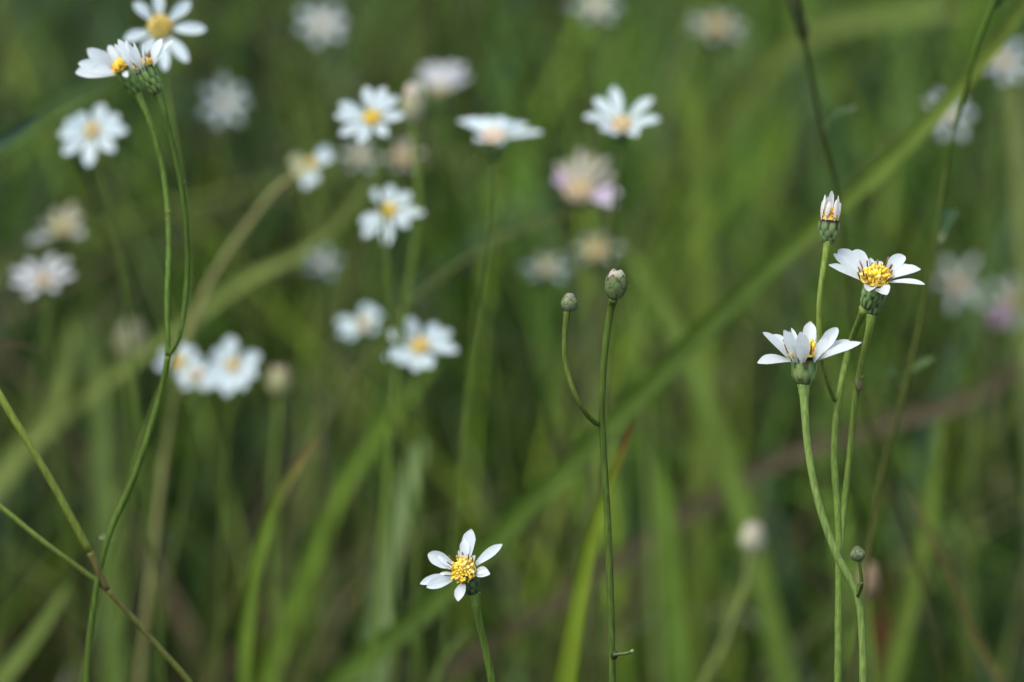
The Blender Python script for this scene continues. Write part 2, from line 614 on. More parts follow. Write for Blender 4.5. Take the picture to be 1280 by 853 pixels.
def grass_mass(name, label, n, xr, yr, hfun, wr, palette, weights, lean=(.1, .45), mat=M_GRASS, seed=1, tuft=.11, spread=.045, nseg=6, droop=(.0, .5), tone=(.14, 2.3)):
    """tussocks: every tuft has its own green, its own vigour and its own lean; dark gaps stay between them"""
    r = np.random.default_rng(seed)
    pal = np.array(palette)
    wn_ = np.array(weights, float)
    nt = max(3, int((xr[1] - xr[0]) * (yr[1] - yr[0]) / tuft ** 2))
    tx, ty = r.uniform(xr[0], xr[1], nt), r.uniform(yr[0], yr[1], nt)
    tcol = pal[r.choice(len(pal), nt, p=wn_ / wn_.sum())] * (tone[0] + (tone[1] - tone[0]) * r.random(nt) ** 1.6)[:, None]
    taz = r.uniform(0, 2 * np.pi, nt)
    tsz = r.uniform(.5, 1.5, nt)
    k = r.choice(nt, n, p=tsz / tsz.sum())
    x = tx[k] + r.normal(0, spread, n) * tsz[k]
    y = np.maximum(ty[k] + r.normal(0, spread, n) * tsz[k], yr[0])
    h = hfun(x, y) * r.uniform(.5, 1.12, n)
    w = r.uniform(wr[0], wr[1], n)
    az = taz[k] + r.normal(0, .9, n)
    ln = r.uniform(lean[0], lean[1], n)
    dp = r.uniform(droop[0], droop[1], n)
    fa = az + r.uniform(-.9, .9, n) + np.pi / 2
    q = np.linspace(0, 1, nseg)
    out = ln[:, None] * h[:, None] * q[None] + dp[:, None] * h[:, None] * q[None] ** 3
    z = h[:, None] * (q[None] - .35 * dp[:, None] * q[None] ** 3)
    cx = x[:, None] + np.cos(az)[:, None] * out
    cy = y[:, None] + np.sin(az)[:, None] * out
    ww = w[:, None] * (1 - .92 * q[None] ** 1.8) * .5
    sx, sy = np.cos(fa)[:, None] * ww, np.sin(fa)[:, None] * ww
    L = np.stack([cx - sx, cy - sy, z], -1)
    R = np.stack([cx + sx, cy + sy, z], -1)
    vv = np.stack([L, R], 2).reshape(-1, 3)
    base = (np.arange(n) * nseg * 2)[:, None] + (np.arange(nseg - 1) * 2)[None]
    f = np.stack([base, base + 1, base + 3, base + 2], -1).reshape(-1, 4)
    t = vnoise(x, y, seed + 9, .55)
    col = tcol[k] * r.uniform(.75, 1.25, n)[:, None] * (1 + (t[:, None] - .5) * np.array([.4, .1, 0])) * np.array([.82, .89, .90])
    cols = np.repeat(col, nseg * 2, 0)
    me = bpy.data.meshes.new(name)
    me.vertices.add(len(vv))
    me.vertices.foreach_set('co', vv.astype(np.float32).ravel())
    me.loops.add(f.size)
    me.loops.foreach_set('vertex_index', f.astype(np.int32).ravel())
    me.polygons.add(len(f))
    me.polygons.foreach_set('loop_start', np.arange(0, f.size, 4, dtype=np.int32))
    me.polygons.foreach_set('loop_total', np.full(len(f), 4, dtype=np.int32))
    me.update(calc_edges=True)
    ca = me.color_attributes.new('Col', 'FLOAT_COLOR', 'POINT')
    ca.data.foreach_set('color', np.concatenate([cols, np.ones((len(cols), 1))], 1).astype(np.float32).ravel())
    me.polygons.foreach_set('use_smooth', np.ones(len(f), dtype=bool))
    me.materials.append(mat)
    o = bpy.data.objects.new(name, me)
    COL.objects.link(o)
    o['kind'] = 'stuff'
    o['label'] = label
    o['category'] = 'grass'
    return o


def h_tall(x, y):
    return np.interp(y, [0.2, 1.35, 1.7, 2.1, 2.6, 6], [.18, .24, .28, .40, .50, .55])


def h_low(x, y):
    return np.interp(y, [0.2, 1.4, 2.0, 6], [.12, .16, .22, .28])


GREENS = [(0.085, 0.16, 0.018), (0.045, 0.095, 0.016), (0.15, 0.22, 0.022), (0.06, 0.12, 0.07), (0.20, 0.235, 0.09), (0.10, 0.075, 0.045), (0.16, 0.18, 0.12)]
grass_mass('meadow_grass', 'dense blurred green meadow grass filling the background', 13000, (-1.7, 1.7), (1.45, 6.0), h_tall, (.005, .012), GREENS,
           [4, 4, 3.5, 1.5, 1.2, 1.3, .8], seed=3)
grass_mass('undergrowth_grass', 'short dark green undergrowth among the stems near the soil', 9000, (-1.6, 1.6), (0.1, 4.5), h_low, (.004, .011),
           [(0.03, 0.06, 0.018), (0.045, 0.08, 0.02), (0.022, 0.045, 0.018)], [3, 2, 2], lean=(.2, .8), seed=23)
grass_mass('streak_grass', 'sparser taller green blades standing closer behind the asters', 1500, (-.95, .95), (1.85, 2.8),
           lambda x, y: np.interp(y, [1.8, 2.8], [.46, .58]), (.0025, .0065), GREENS + [(0.26, 0.33, 0.08), (0.022, 0.045, 0.016), (.22, .20, .10)], [3, 3, 4, 2, 2, 1.5, 1.5, 2.5, 4, 1], lean=(.03, .6), seed=57,
           nseg=9, droop=(0, .7))
grass_mass('fine_grass', 'fine loose upright blades just behind the soft asters', 300, (-.75, .75), (1.66, 2.1),
           lambda x, y: np.interp(y, [1.6, 2.1], [.50, .58]), (.002, .0048), GREENS + [(0.26, 0.33, 0.08), (0.022, 0.045, 0.016), (.24, .21, .12)], [3, 3, 4, 2, 2, 1.5, 1.5, 2.5, 3, 1.5], lean=(.02, .42), seed=83,
           nseg=10, droop=(0, .6))
grass_mass('lush_grass', 'brighter yellow-green grass on the right of the meadow', 1500, (0.05, 1.2), (2.0, 4.2), h_tall, (.004, .010),
           [(0.15, 0.25, 0.03), (0.115, 0.21, 0.03)], [1, 1], lean=(.03, .35), seed=71)
grass_mass('dry_grass', 'thin dry brown grass stalks mixed into the green meadow', 1700, (-1.7, .6), (1.75, 4.5), h_tall, (.002, .006),
           [(0.16, 0.12, 0.06), (0.11, 0.075, 0.045), (0.20, 0.17, 0.09)], [2, 2, 1], lean=(.2, .9), seed=41)

# ================================================================== SHARP PLANTS IN THE FOCUS PLANE
PL = 'white asters in the meadow'
D0 = FOCUS


def px_r(px, d=D0):
    return px * d * K


# ---- A: left head of the right-hand pair, on the stem that curves to the right
pts = stem_pts([(1079, 870), (1078, 800), (1072, 745), (1045, 692), (1022, 625), (1010, 560), (1006, 515), (1005, 487)], (1.175, 1.17))
pts[-1] = foot_of(1005, 440, D0, (.0, .99, .12), (15.5, 33, 8), 15)
A = thing('aster_plant', pts[0], '', 'flower', PL)
A['label'] = 'side-on white aster, left of the sharp pair, its curved stem bearing a tiny green bud'
stem_mesh(pts, px_r(5), px_r(4.6), (0.10, 0.16, 0.06), (0.15, 0.23, 0.10), bumps=3, flare=.9, tone=1.3).build('stem', M_STEM, A, origin=pts[0])
make_head(A, 1005, 440, D0, (-.03, .97, .2), 22, [
    (-52, 24, 10, 14), (-40, 21, -18, 18), (-58, -14, 16, 20), (-27, 27, 30, 14), (-20, 25, 34, 8), (-7, 24, 40, 19), (10, 37, -34, 18),
    (43, 30, -20, 17), (29, 16, 38, 18), (70, 11, 6, 14), (-13, 29, -40, 7), (20, 22, -38, 6), (58, 14, -22, 16)],
    cal=(15.5, 33, 8), drop=15, nstam=13, slen=.7, cgreen=(0.125, 0.19, 0.06), cax=(.0, .99, .12), face=.45, dome=.6, longcal=True)
p0, p1 = P(1072, 745, 1.173), P(1074, 702, 1.165)
stem_mesh([p0, P(1077, 730, 1.168), p1], px_r(2.6), px_r(2.2), (0.10, 0.15, 0.05), (0.10, 0.15, 0.05)).build('branch', M_STEM, A, origin=p0)
make_bud(A, 1072, 692, 1.165, (-.1, .99, .1), 8.5, 18, tipcol=(.14, .19, .10), green=(.12, .17, .08), ntips=4, tiph=.03, close=.80)
leaf_on(A, P(1072, 743, 1.17), P(1080, 727, 1.165), px_r(5), (.12, .17, .06), 'leaf')

mb = MB()
mb.ball(P(1025, 636, 1.173), px_r(5.4), (.15, .14, .07), V(-.30, .95, 0), 1.9)
mb.build('node', M_STEM, A, origin=P(1025, 636, 1.1705))

# ---- B: right head, with the half-open bud above
pts = stem_pts([(1047, 870), (1048, 780), (1048, 660), (1043, 560), (1050, 490), (1062, 435), (1075, 396)], 1.19)
pts[-1] = foot_of(1093.5, 347, 1.17, (.30, .93, .2), (12, 37, 6), 9)
B = thing('aster_plant', pts[0], 'open white aster with a yellow center under a half-open white bud, on twin straight stems', 'flower', PL)
stem_mesh(pts, px_r(4.8), px_r(4.2), (0.10, 0.165, 0.05), (0.13, 0.2, 0.065), bumps=3, flare=.7, tone=1.25).build('stem', M_STEM, B, origin=pts[0])
bp = [P(1049, 715, 1.192), P(1053, 660, 1.20), P(1063, 560, 1.20), P(1073, 475, 1.195), P(1086, 415, 1.19), P(1090, 394, 1.19)]
stem_mesh(bp, px_r(3.8), px_r(4.4), (0.10, 0.165, 0.05), (0.14, 0.2, 0.065), bumps=2, flare=.6, tone=1.25).build('branch', M_STEM, B, origin=bp[0])
make_head(B, 1094.5, 346, 1.17, (-.02, .84, .54), 20.5, [
    (-58, 14, 6, 14), (-51, 28, -14, 15), (-45, 34, -20, 22), (-24, 34, -38, 19), (38, 27, -28, 19),
    (56, 9, -6, 19), (47, 12, -16, 17), (60, -10, 14, 11), (-12, -19, 42, 17), (11, -23, 40, 19), (8, 20, -46, 12), (-3, 24, -44, 7)],
    cal=(12, 37, 6), drop=9, nstam=16, slen=.75, ndisc=56, cax=(.30, .93, .2), face=.3, cgreen=(.10, .16, .05), dome=.5)
u = D0 * K
mb = MB()
calyx_mesh(mb, P(1098, 361, 1.182), V(.20, .98, .1), 11 * u, 34 * u, 6 * u, green=(.10, .16, .05))
mb.build('calyx', M_CALYX, B, origin=P(1098, 361, 1.182))
bp = [P(1043, 500, 1.19), P(1034, 475, 1.18), P(1025, 430, 1.175), P(1025, 370, 1.17), P(1032, 318, 1.17), P(1035, 302, 1.17)]
stem_mesh(bp, px_r(3.1), px_r(3.8), (0.14, 0.19, 0.07), (0.11, 0.17, 0.05), bumps=2, flare=.5, tone=1.5).build('branch', M_STEM, B, origin=bp[0])
mb = MB()
hc, hax = P(1037, 276, 1.17), unit(V(.08, .99, .12))
calyx_mesh(mb, hc, hax, 12 * u, 30 * u, 5 * u, around=6, green=(.11, .155, .06))
hb = mb.build('flower_bud', M_CALYX, B, origin=hc)
db = MB()
disc_mesh(db, hc + hax * 3 * u, hax, 10.5 * u, (.74, .46, .05), n=40, dome=1.5)
db.build('flower_center', M_DISC, hb, origin=hc)
for (bx, by, bz, tx, ty, tz, w) in [(-11, 1, 3, -6, 32, 4, 7), (-6, 0, 9, -1, 24, 10, 7), (1, 6, -9, 3, 37, -3, 7.5), (6, -1, 9, 9, 26, 9, 7.5), (11, 1, 2, 11, 31, 2, 8),
                                    (-6, 4, -8, -2, 30, -7, 7), (9, 3, -7, 12, 23, -6, 7), (10, 0, 5, 14, 22, 5, 6), (-10, 0, -5, -9, 24, -6, 6)]:
    pb = MB()
    petal_mesh(pb, hc + V(bx, by, bz) * u, hc + V(tx, ty, tz) * u, -V(bx, 0, bz), w * u, (.82, .82, .78), bow=-.06, cup=.3)
    pb.build('petal', M_PETAL, hb, origin=hc)

q0 = P(1073, 482, 1.193)
mb = MB()
mb.ball(q0 + FW * .0008, px_r(5.2), (.14, .13, .05), V(-.15, .98, 0), 1.6)
mb.build('node', M_STEM, B, origin=q0)
leaf_on(B, q0, P(1082, 470, 1.188), px_r(4), (.14, .15, .06), 'leaf')

# ---- C: two closed buds on a thin stem
pts = stem_pts([(766, 870), (764, 780), (760, 660), (754, 560), (752, 510), (756, 440), (764, 384), (767, 374)], (1.185, 1.17))
C = thing('aster_bud_plant', pts[0], 'thin green stem carrying two closed round buds, the smaller one on a curved side branch', 'flower bud', 'budding asters')
stem_mesh(pts, px_r(4.6), px_r(4.3), (0.06, 0.105, 0.028), (0.075, 0.125, 0.03), bumps=4, flare=.35).build('stem', M_STEM, C, origin=pts[0])
make_bud(C, 770, 356, 1.17, (.08, .99, .1), 13, 33, tipcol=(.66, .60, .44), green=(.10, .145, .05), ntips=9, tiph=.10, around=5)
bp = [P(752, 531, 1.18), P(742, 527, 1.175), P(722, 500, 1.17), P(707, 455, 1.17), P(706, 415, 1.17), P(709, 390, 1.17)]
stem_mesh(bp, px_r(3.4), px_r(3.2), (0.085, 0.13, 0.035), (0.085, 0.13, 0.03), flare=.5).build('branch', M_STEM, C, origin=bp[0])
make_bud(C, 712, 378, 1.17, (.05, .99, .1), 9.8, 22, tipcol=(.34, .34, .28), green=(.12, .15, .07), ntips=7, tiph=.03, around=5, close=.80)
mb = MB()
q0 = P(766, 819, 1.182)
mb.tube(spline([q0, P(775, 818, 1.175), P(783, 817, 1.17), P(791, 814, 1.168)], 5), [px_r(2)] * 15 + [px_r(2.8)], [(.10, .15, .04)] * 15 + [(.2, .25, .1)], n=7)
mb.ball(q0 + V(2, 0, 4) * u, px_r(5), (.03, .03, .015), V(.3, 1, .1), 1.2)
mb.build('leaf_stub', M_STEM, C, origin=q0)

# ---- D: single low flower facing the viewer
pts = stem_pts([(617, 870), (612, 835), (603, 795), (596, 762), (592, 744)], (1.18, 1.172))
pts[-1] = foot_of(581, 712, 1.172, (-.36, .85, .35), (12, 30, 5.5), 9)
D = thing('aster_plant', pts[0], 'lone low white aster with six gappy petals tilted to the left, near the bottom edge', 'flower', PL)
stem_mesh(pts, px_r(5.2), px_r(4.8), (0.075, 0.125, 0.03), (0.065, 0.115, 0.03), bumps=2, flare=.6, tone=1.35).build('stem', M_STEM, D, origin=pts[0])
make_head(D, 579, 713, 1.165, (-.30, .38, .87), 17, [
    (10, 50, -14, 19), (2, 38, -12, 13), (48, 32, 4, 13), (33, -4, 20, 12), (31, 0, 14, 11), (-6, -37, 22, 14), (-53, -17, -2, 13), (-45, -21, 4, 15),
    (-44, 20, -12, 19), (-31, 18, -10, 10), (-29, -4, 2, 5), (-6, 25, 0, 5), (15, 19, 4, 6)], cal=(12.5, 31, 6.5), drop=9, nstam=15, slen=.8, ndisc=54, cax=(-.36, .85, .35),
    cgreen=(.05, .085, .03))

# ---- E: top-left pair of heads on one forked stem
pts = stem_pts([(108, 870), (113, 790), (133, 680), (170, 590), (200, 495), (210, 445)], (1.23, 1.215))
E = thing('aster_plant', pts[0], 'forked green stem with two side-on white asters touching, one with thin curled petals', 'flower', PL)
stem_mesh(pts, px_r(4.6), px_r(3.8), (0.06, 0.105, 0.025), (0.075, 0.135, 0.03), bumps=2).build('stem', M_STEM, E, origin=pts[0])
de = 1.215
bp = [P(210, 445, de), P(209, 380, de), P(211, 290, de + .004), P(203, 210, de + .008), P(188, 155, de + .008), foot_of(150, 82, de + .008, (-.5, .82, .2), (11, 38, 5), 9)]
stem_mesh(bp, px_r(3.8), px_r(3.6), (0.075, 0.14, 0.03), (0.085, 0.15, 0.035), bumps=2, flare=.6).build('branch', M_STEM, E, origin=bp[0])
bp = [P(210, 445, de), P(224, 420, de), P(234, 340, de), P(232, 270, de - .003), P(216, 180, de - .006), P(205, 140, de - .008), foot_of(178, 82, de - .008, (-.5, .85, .1), (11.5, 34, 6), 9)]
stem_mesh(bp, px_r(3.5), px_r(3.8), (0.065, 0.115, 0.025), (0.055, 0.11, 0.025), bumps=2, flare=.6).build('branch', M_STEM, E, origin=bp[0])
make_head(E, 150, 82, de + .008, (-.5, .72, .45), 13, [
    (-40, 20, 2, 19), (-30, 17, 8, 19), (-51, 2, 8, 18), (-54, -10, 14, 20), (-34, -9, 28, 18), (12, -16, 24, 8), (14, 24, -26, 14), (-16, 26, -22, 12)],
    cal=(11, 38, 5), drop=9, nstam=9, disc=(.80, .54, .04), cax=(-.5, .82, .2), face=.5, cgreen=(.09, .16, .04))
make_head(E, 178, 82, de - .008, (-.38, .9, .1), 15, [
    (22, 31, -10, 14), (25, 33, 6, 14), (40, 31, 6, 15), (32, 24, 10, 13), (-34, 26, 10, 9), (-30, 32, -4, 12), (-20, 31, 6, 9), (-22, 22, 18, 6), (-16, 26, 26, 6), (-9, 27, 22, 5), (3, 26, 25, 5),
    (-26, 12, 12, 6), (-15, 14, 33, 5)],
    cal=(11.5, 34, 6), drop=9, nstam=12, disc=(.70, .50, .08), slen=.8, cax=(-.5, .85, .1), face=.35, cgreen=(.10, .17, .045))

# ================================================================== SOFT FLOWERS BEHIND
SOFT = 'soft asters behind the focus plane'


def soft_plant(label, px, py, d, axis, tips, rdisc=13, lean=None, disc=YELLOW, pcol=(.75, .87, .90), pw=None, elev=5, cal=None, stem=(.075, .125, .03), name='aster_plant', group=SOFT,
               sr=2.0, foot=None, nstam=0, path=None):
    root = thing(name, (0, 0, 0), label, 'flower', group)
    u = d * K
    cal = cal or (rdisc * .85, rdisc * 2.0, 4)
    ax = unit(V(*axis))
    ft = P(px, py, d) - ax * (3.6 + cal[1] * .97) * u
    fx = px + float(np.dot(-ax, RT)) * (5 + cal[1])
    fy = py - float(np.dot(-ax, UP)) * (5 + cal[1])
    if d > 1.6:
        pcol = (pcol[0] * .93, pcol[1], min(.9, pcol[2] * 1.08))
    lean = random.uniform(-70, 70) if lean is None else lean
    if path:
        pxs = list(path) + [(fx, fy)]
    else:
        pxs = [(fx + lean + random.uniform(-12, 12), fy + 260), (fx + lean * .5 + random.uniform(-5, 5), fy + 120), (fx - (axis[0]) * 6, fy + 22), (fx, fy)]
    pts = [P(x, y, d) for x, y in pxs]
    pts[-1] = ft
    pts = ground_ext(pts[0], pts[1]) + pts
    root.location = tuple(pts[0])
    root['_org'] = [float(x) for x in pts[0]]
    stem_mesh(pts, sr * u * 1.15, sr * u, stem, stem, seg=7, flare=.4).build('stem', M_STEM, root, origin=pts[0])
    tips = [(t[0] * f, t[1] * f) + tuple(t[2:]) for t in tips for f in [random.uniform(.86, 1.04)]]
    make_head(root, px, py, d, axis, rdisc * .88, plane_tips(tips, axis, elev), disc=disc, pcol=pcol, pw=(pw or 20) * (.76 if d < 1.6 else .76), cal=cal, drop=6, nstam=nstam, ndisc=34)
    return root


def ring(n, L, squash=1.0, rot=0.0, jit=.25, arc=(0, 2 * math.pi)):
    out = []
    for k in range(n):
        a = rot + arc[0] + (arc[1] - arc[0]) * (k + random.uniform(-jit, jit)) / n
        l = L * random.uniform(.85, 1.08)
        out.append((math.cos(a) * l, math.sin(a) * l * squash))
    return out


soft_plant('slightly soft white aster at the top edge, behind the forked stem\'s two heads', 200, 33, 1.33, (.12, .3, .95),
           [(-34, 30), (-5, 48), (39, 34), (59, -4), (37, -47), (9, -62), (-50, -22), (-22, -40)], rdisc=19, disc=(.64, .50, .12), pw=21, path=[(175, 560), (232, 400), (234, 280), (216, 150)], sr=2.4)
soft_plant('soft white aster with eight petals facing the viewer, just below the top-left flower pair', 115, 163, 1.45, (-.1, .35, .93),
           [(14, 34), (-20, 24), (-45, -7), (-36, -31), (-2, -47), (31, -27), (46, -1), (37, 19), (-38, 12)], rdisc=12, disc=FADED, pw=23)
soft_plant('bright white aster with vivid yellow center, left of a pale bud, upper middle', 465, 146, 1.42, (-.05, .5, .86),
           [(-8, 39), (17, 40), (36, 28), (42, 1), (20, -26), (-15, -33), (-44, -26), (-51, 1), (-45, 18)], rdisc=13, pw=19, lean=25)
soft_plant('soft white aster seen side-on like a fan with a pinkish beige center', 617, 170, 1.43, (0, .88, .42),
           [(-43, 20), (-30, 24), (-12, 27), (10, 26), (27, 21), (59, 4), (42, 16), (-24, -8), (12, -12)], rdisc=19, disc=(.72, .60, .42), pw=22, lean=-18, cal=(13, 28, 5))
soft_plant('white aster with upswept petals and an orange-pink center on a dark stalk', 777, 155, 1.42, (-.05, .72, .68),
           [(-10, 50), (-33, 33), (-47, 9), (-14, -14), (18, -16), (54, 6), (43, 36), (30, 0), (-28, -8)], rdisc=15, disc=(.72, .56, .28), pw=20, stem=G_DARKSTEM,
           path=[(760, 420), (765, 300), (770, 225)], cal=(11, 26, 4))
w = soft_plant('withered aster with two lilac petals at right and curled beige petals above', 724, 238, 1.54, (-.15, .72, .6),
               [(57, -6, 17, LILAC), (48, -24, 15, LILAC), (-33, 20, 18, (.52, .40, .54)), (-18, 46, 11, (.5, .47, .36)), (2, 54, 10, (.52, .5, .4)), (20, 50, 10, (.48, .44, .32)), (40, 44, 11, (.5, .48, .38)),
                (-30, 36, 9, (.5, .46, .36)), (54, 24, 10, (.5, .46, .42))], rdisc=23, disc=BEIGE, stem=(.10, .12, .045), path=[(480, 420), (560, 340), (640, 293), (690, 276)], cal=(14, 22, 5))
soft_plant('white aster with seven petals directly under the vivid yellow-centred one', 485, 263, 1.47, (.05, .45, .88),
           [(3, 34), (-20, 28), (27, 21), (48, -4), (27, -23), (-1, -43), (-30, -34), (-36, -18)], rdisc=12, pw=20)
soft_plant('white aster with eight broad petals, mid-meadow, left of the two closed buds', 525, 432, 1.47, (0, .5, .86),
           [(-15, 36), (-42, 17), (-46, -17), (-6, -32), (15, -30), (53, -8), (44, 19), (23, 30), (-30, -26)], rdisc=13, disc=(.76, .58, .14), pw=22)
soft_plant('bluish white aster with a large top petal, right of the forked stem at mid height', 291, 456, 1.52, (0, .4, .9),
           [(-5, 40), (34, -17), (36, 12), (-7, -40), (-32, -8), (16, -34), (-26, 20), (-28, -28)], rdisc=11, disc=FADED, pw=25)
soft_plant('half-hidden white aster with an orange-yellow center touching the forked stem', 222, 452, 1.53, (.2, .5, .84),
           [(30, -8), (24, 18), (-28, -6), (-24, 14), (6, 26), (10, -26)], rdisc=11, disc=(.78, .58, .10), pw=19)
soft_plant('small white aster with a cream center between two flowers beside the forked stem', 246, 468, 1.55, (-.1, .5, .84),
           [(24, 8), (16, -22), (-18, -18), (-22, 6), (4, 22), (28, -10)], rdisc=9, disc=(.7, .5, .2), pw=17)
soft_plant('small white and cream aster turned away to the left, next to the eight-petalled one', 455, 405, 1.62, (-.45, .6, .6),
           [(-34, -16), (-36, 4), (-20, -20), (16, 22), (2, 26), (22, 10), (18, -8)], rdisc=13, disc=(.62, .52, .28), pw=18)
soft_plant('half-open aster with an orange center and few petals, on a pale leaning stalk', 390, 204, 1.55, (.3, .5, .75),
           [(26, 10), (20, 22), (-8, -34), (4, -30), (-22, -18, 20, (.62, .62, .36)), (-30, 2, 22, (.62, .62, .36))], rdisc=9, disc=(.80, .60, .14), pw=18,
           path=[(200, 620), (222, 470), (262, 355), (310, 282), (354, 230)], stem=(.20, .21, .13), sr=4)
soft_plant('blurred white aster at the left edge with petals spread like a bow', 55, 350, 1.58, (-.05, .6, .75),
           [(-42, 12), (-44, -6), (-20, -22), (32, 26), (38, 6), (20, -16), (10, 34), (-26, 26)], rdisc=11, pcol=(.70, .73, .75), disc=(.6, .45, .25), pw=15)
soft_plant('withering cream aster cluster above the bow-like flower at the left edge', 78, 286, 1.62, (.1, .7, .6),
           [(-42, -20, 15, (.46, .48, .44)), (30, -8, 15, (.5, .5, .5)), (10, 34, 12, (.5, .47, .32)), (-14, 28, 12, (.45, .45, .3)), (24, 20, 12, (.5, .48, .36)), (-28, 8, 12, (.42, .44, .32))], rdisc=15, disc=(.42, .40, .18))
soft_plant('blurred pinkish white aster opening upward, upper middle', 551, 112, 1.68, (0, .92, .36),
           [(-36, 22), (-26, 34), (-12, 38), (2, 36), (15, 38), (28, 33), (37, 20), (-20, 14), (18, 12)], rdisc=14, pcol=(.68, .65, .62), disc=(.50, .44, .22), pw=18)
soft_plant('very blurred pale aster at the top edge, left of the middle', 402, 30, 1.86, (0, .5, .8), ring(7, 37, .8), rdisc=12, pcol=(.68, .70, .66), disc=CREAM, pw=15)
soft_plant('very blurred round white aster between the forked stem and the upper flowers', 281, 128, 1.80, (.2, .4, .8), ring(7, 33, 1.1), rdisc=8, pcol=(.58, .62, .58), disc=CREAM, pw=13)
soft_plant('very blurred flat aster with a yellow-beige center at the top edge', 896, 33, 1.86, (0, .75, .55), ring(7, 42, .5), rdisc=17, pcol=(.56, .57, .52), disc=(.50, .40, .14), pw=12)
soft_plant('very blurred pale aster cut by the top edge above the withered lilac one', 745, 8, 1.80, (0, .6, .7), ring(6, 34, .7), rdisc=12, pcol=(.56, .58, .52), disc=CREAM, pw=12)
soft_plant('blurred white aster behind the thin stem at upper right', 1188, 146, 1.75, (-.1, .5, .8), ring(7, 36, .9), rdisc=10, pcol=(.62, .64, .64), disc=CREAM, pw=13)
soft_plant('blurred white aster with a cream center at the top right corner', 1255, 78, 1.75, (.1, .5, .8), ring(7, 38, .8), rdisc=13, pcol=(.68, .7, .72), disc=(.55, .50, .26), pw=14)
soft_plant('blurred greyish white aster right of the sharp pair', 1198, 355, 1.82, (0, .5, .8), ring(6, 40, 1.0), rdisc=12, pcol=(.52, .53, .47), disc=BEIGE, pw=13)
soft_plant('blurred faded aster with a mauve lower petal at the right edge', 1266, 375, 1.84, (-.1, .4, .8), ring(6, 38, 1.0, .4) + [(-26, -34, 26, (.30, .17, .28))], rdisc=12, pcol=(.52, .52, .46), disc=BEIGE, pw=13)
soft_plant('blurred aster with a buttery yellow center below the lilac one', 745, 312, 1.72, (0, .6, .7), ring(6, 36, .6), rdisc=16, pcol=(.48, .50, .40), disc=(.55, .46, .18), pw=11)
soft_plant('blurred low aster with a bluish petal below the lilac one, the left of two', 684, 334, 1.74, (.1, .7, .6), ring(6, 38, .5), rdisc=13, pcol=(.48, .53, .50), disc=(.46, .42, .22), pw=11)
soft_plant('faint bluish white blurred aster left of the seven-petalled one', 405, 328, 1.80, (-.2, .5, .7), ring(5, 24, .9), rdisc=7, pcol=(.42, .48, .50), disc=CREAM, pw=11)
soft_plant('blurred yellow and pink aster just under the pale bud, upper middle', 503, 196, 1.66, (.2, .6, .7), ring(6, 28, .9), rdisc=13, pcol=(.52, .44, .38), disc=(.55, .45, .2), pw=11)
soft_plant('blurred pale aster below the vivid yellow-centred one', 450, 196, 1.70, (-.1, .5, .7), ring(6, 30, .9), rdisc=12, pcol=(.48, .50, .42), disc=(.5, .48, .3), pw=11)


def soft_bud(label, px, py, d, r, h, tipcol=CREAM, green=G_CAL, path=None, axis=(.05, .98, .15), stem=G_STEM, sr=3.2):
    root = thing('aster_bud_plant', (0, 0, 0), label, 'flower bud', 'budding asters')
    u = d * K
    pxs = path or [(px + random.uniform(-25, 25), py + 300), (px + random.uniform(-8, 8), py + 130), (px, py + 40)]
    pts = [P(x, y, d) for x, y in pxs] + [P(px, py, d) - unit(V(*axis)) * h * .5 * u]
    pts = ground_ext(pts[0], pts[1]) + pts
    root.location = tuple(pts[0])
    root['_org'] = [float(x) for x in pts[0]]
    stem_mesh(pts, sr * u * 1.1, sr * u, stem, stem, seg=7, flare=.4).build('stem', M_STEM, root, origin=pts[0])
    make_bud(root, px, py, d, axis, r, h, tipcol=tipcol, green=green, ntips=8, tiph=.3)
    return root


soft_bud('pale closing bud right beside the vivid yellow-centred aster', 517, 131, 1.47, 14, 42, tipcol=(.72, .70, .55), green=(.32, .32, .2))
soft_bud('cream round bud right of the bluish white aster at mid height', 348, 478, 1.6, 12, 27, tipcol=(.62, .60, .38), green=(.36, .36, .18))
soft_bud('faint beige bud behind the left of the forked stem', 163, 430, 1.8, 17, 38, tipcol=(.42, .40, .25), green=(.25, .25, .14))
soft_bud('pale bud on a light curved stalk, lower right beside the sharp twin stems', 941, 674, 1.55, 14, 29, tipcol=(.70, .66, .50), green=(.50, .47, .32),
         path=[(870, 880), (905, 805), (932, 735), (937, 705)], stem=(.14, .19, .08), sr=5)
soft_bud('beige withered bud behind the tiny green one, lower right', 1085, 728, 1.5, 12, 34, tipcol=(.50, .38, .24), green=(.30, .22, .13))

# ================================================================== OTHER STEMS
pts = stem_pts([(1150, 720), (1112, 600), (1078, 500), (1062, 370), (1047, 250), (1028, 165), (1013, 90), (1003, 42), (996, -20)], (1.46, 1.345))
S1 = thing('tall_stalk', pts[0], 'dark soft stalk rising behind the half-open bud up to the top edge', 'stalk', 'soft leafy stalks')
stem_mesh(pts, .0007, .0007, (.07, .075, .03), (.055, .085, .025), bumps=3).build('stem', M_STEM, S1, origin=pts[0])
leaf_on(S1, P(1030, 163, 1.385), P(1070, 134, 1.375), .0026, (.07, .13, .05))
mb = MB()
mb.ball(P(1002, 36, 1.382), .0021, (.025, .03, .015), V(-.2, 1, 0), 1.9)
mb.build('node', M_STEM, S1, origin=P(1002, 36, 1.382))
leaf_on(S1, P(1001, 40, 1.382), P(984, -12, 1.38), .0045, (.05, .065, .025))

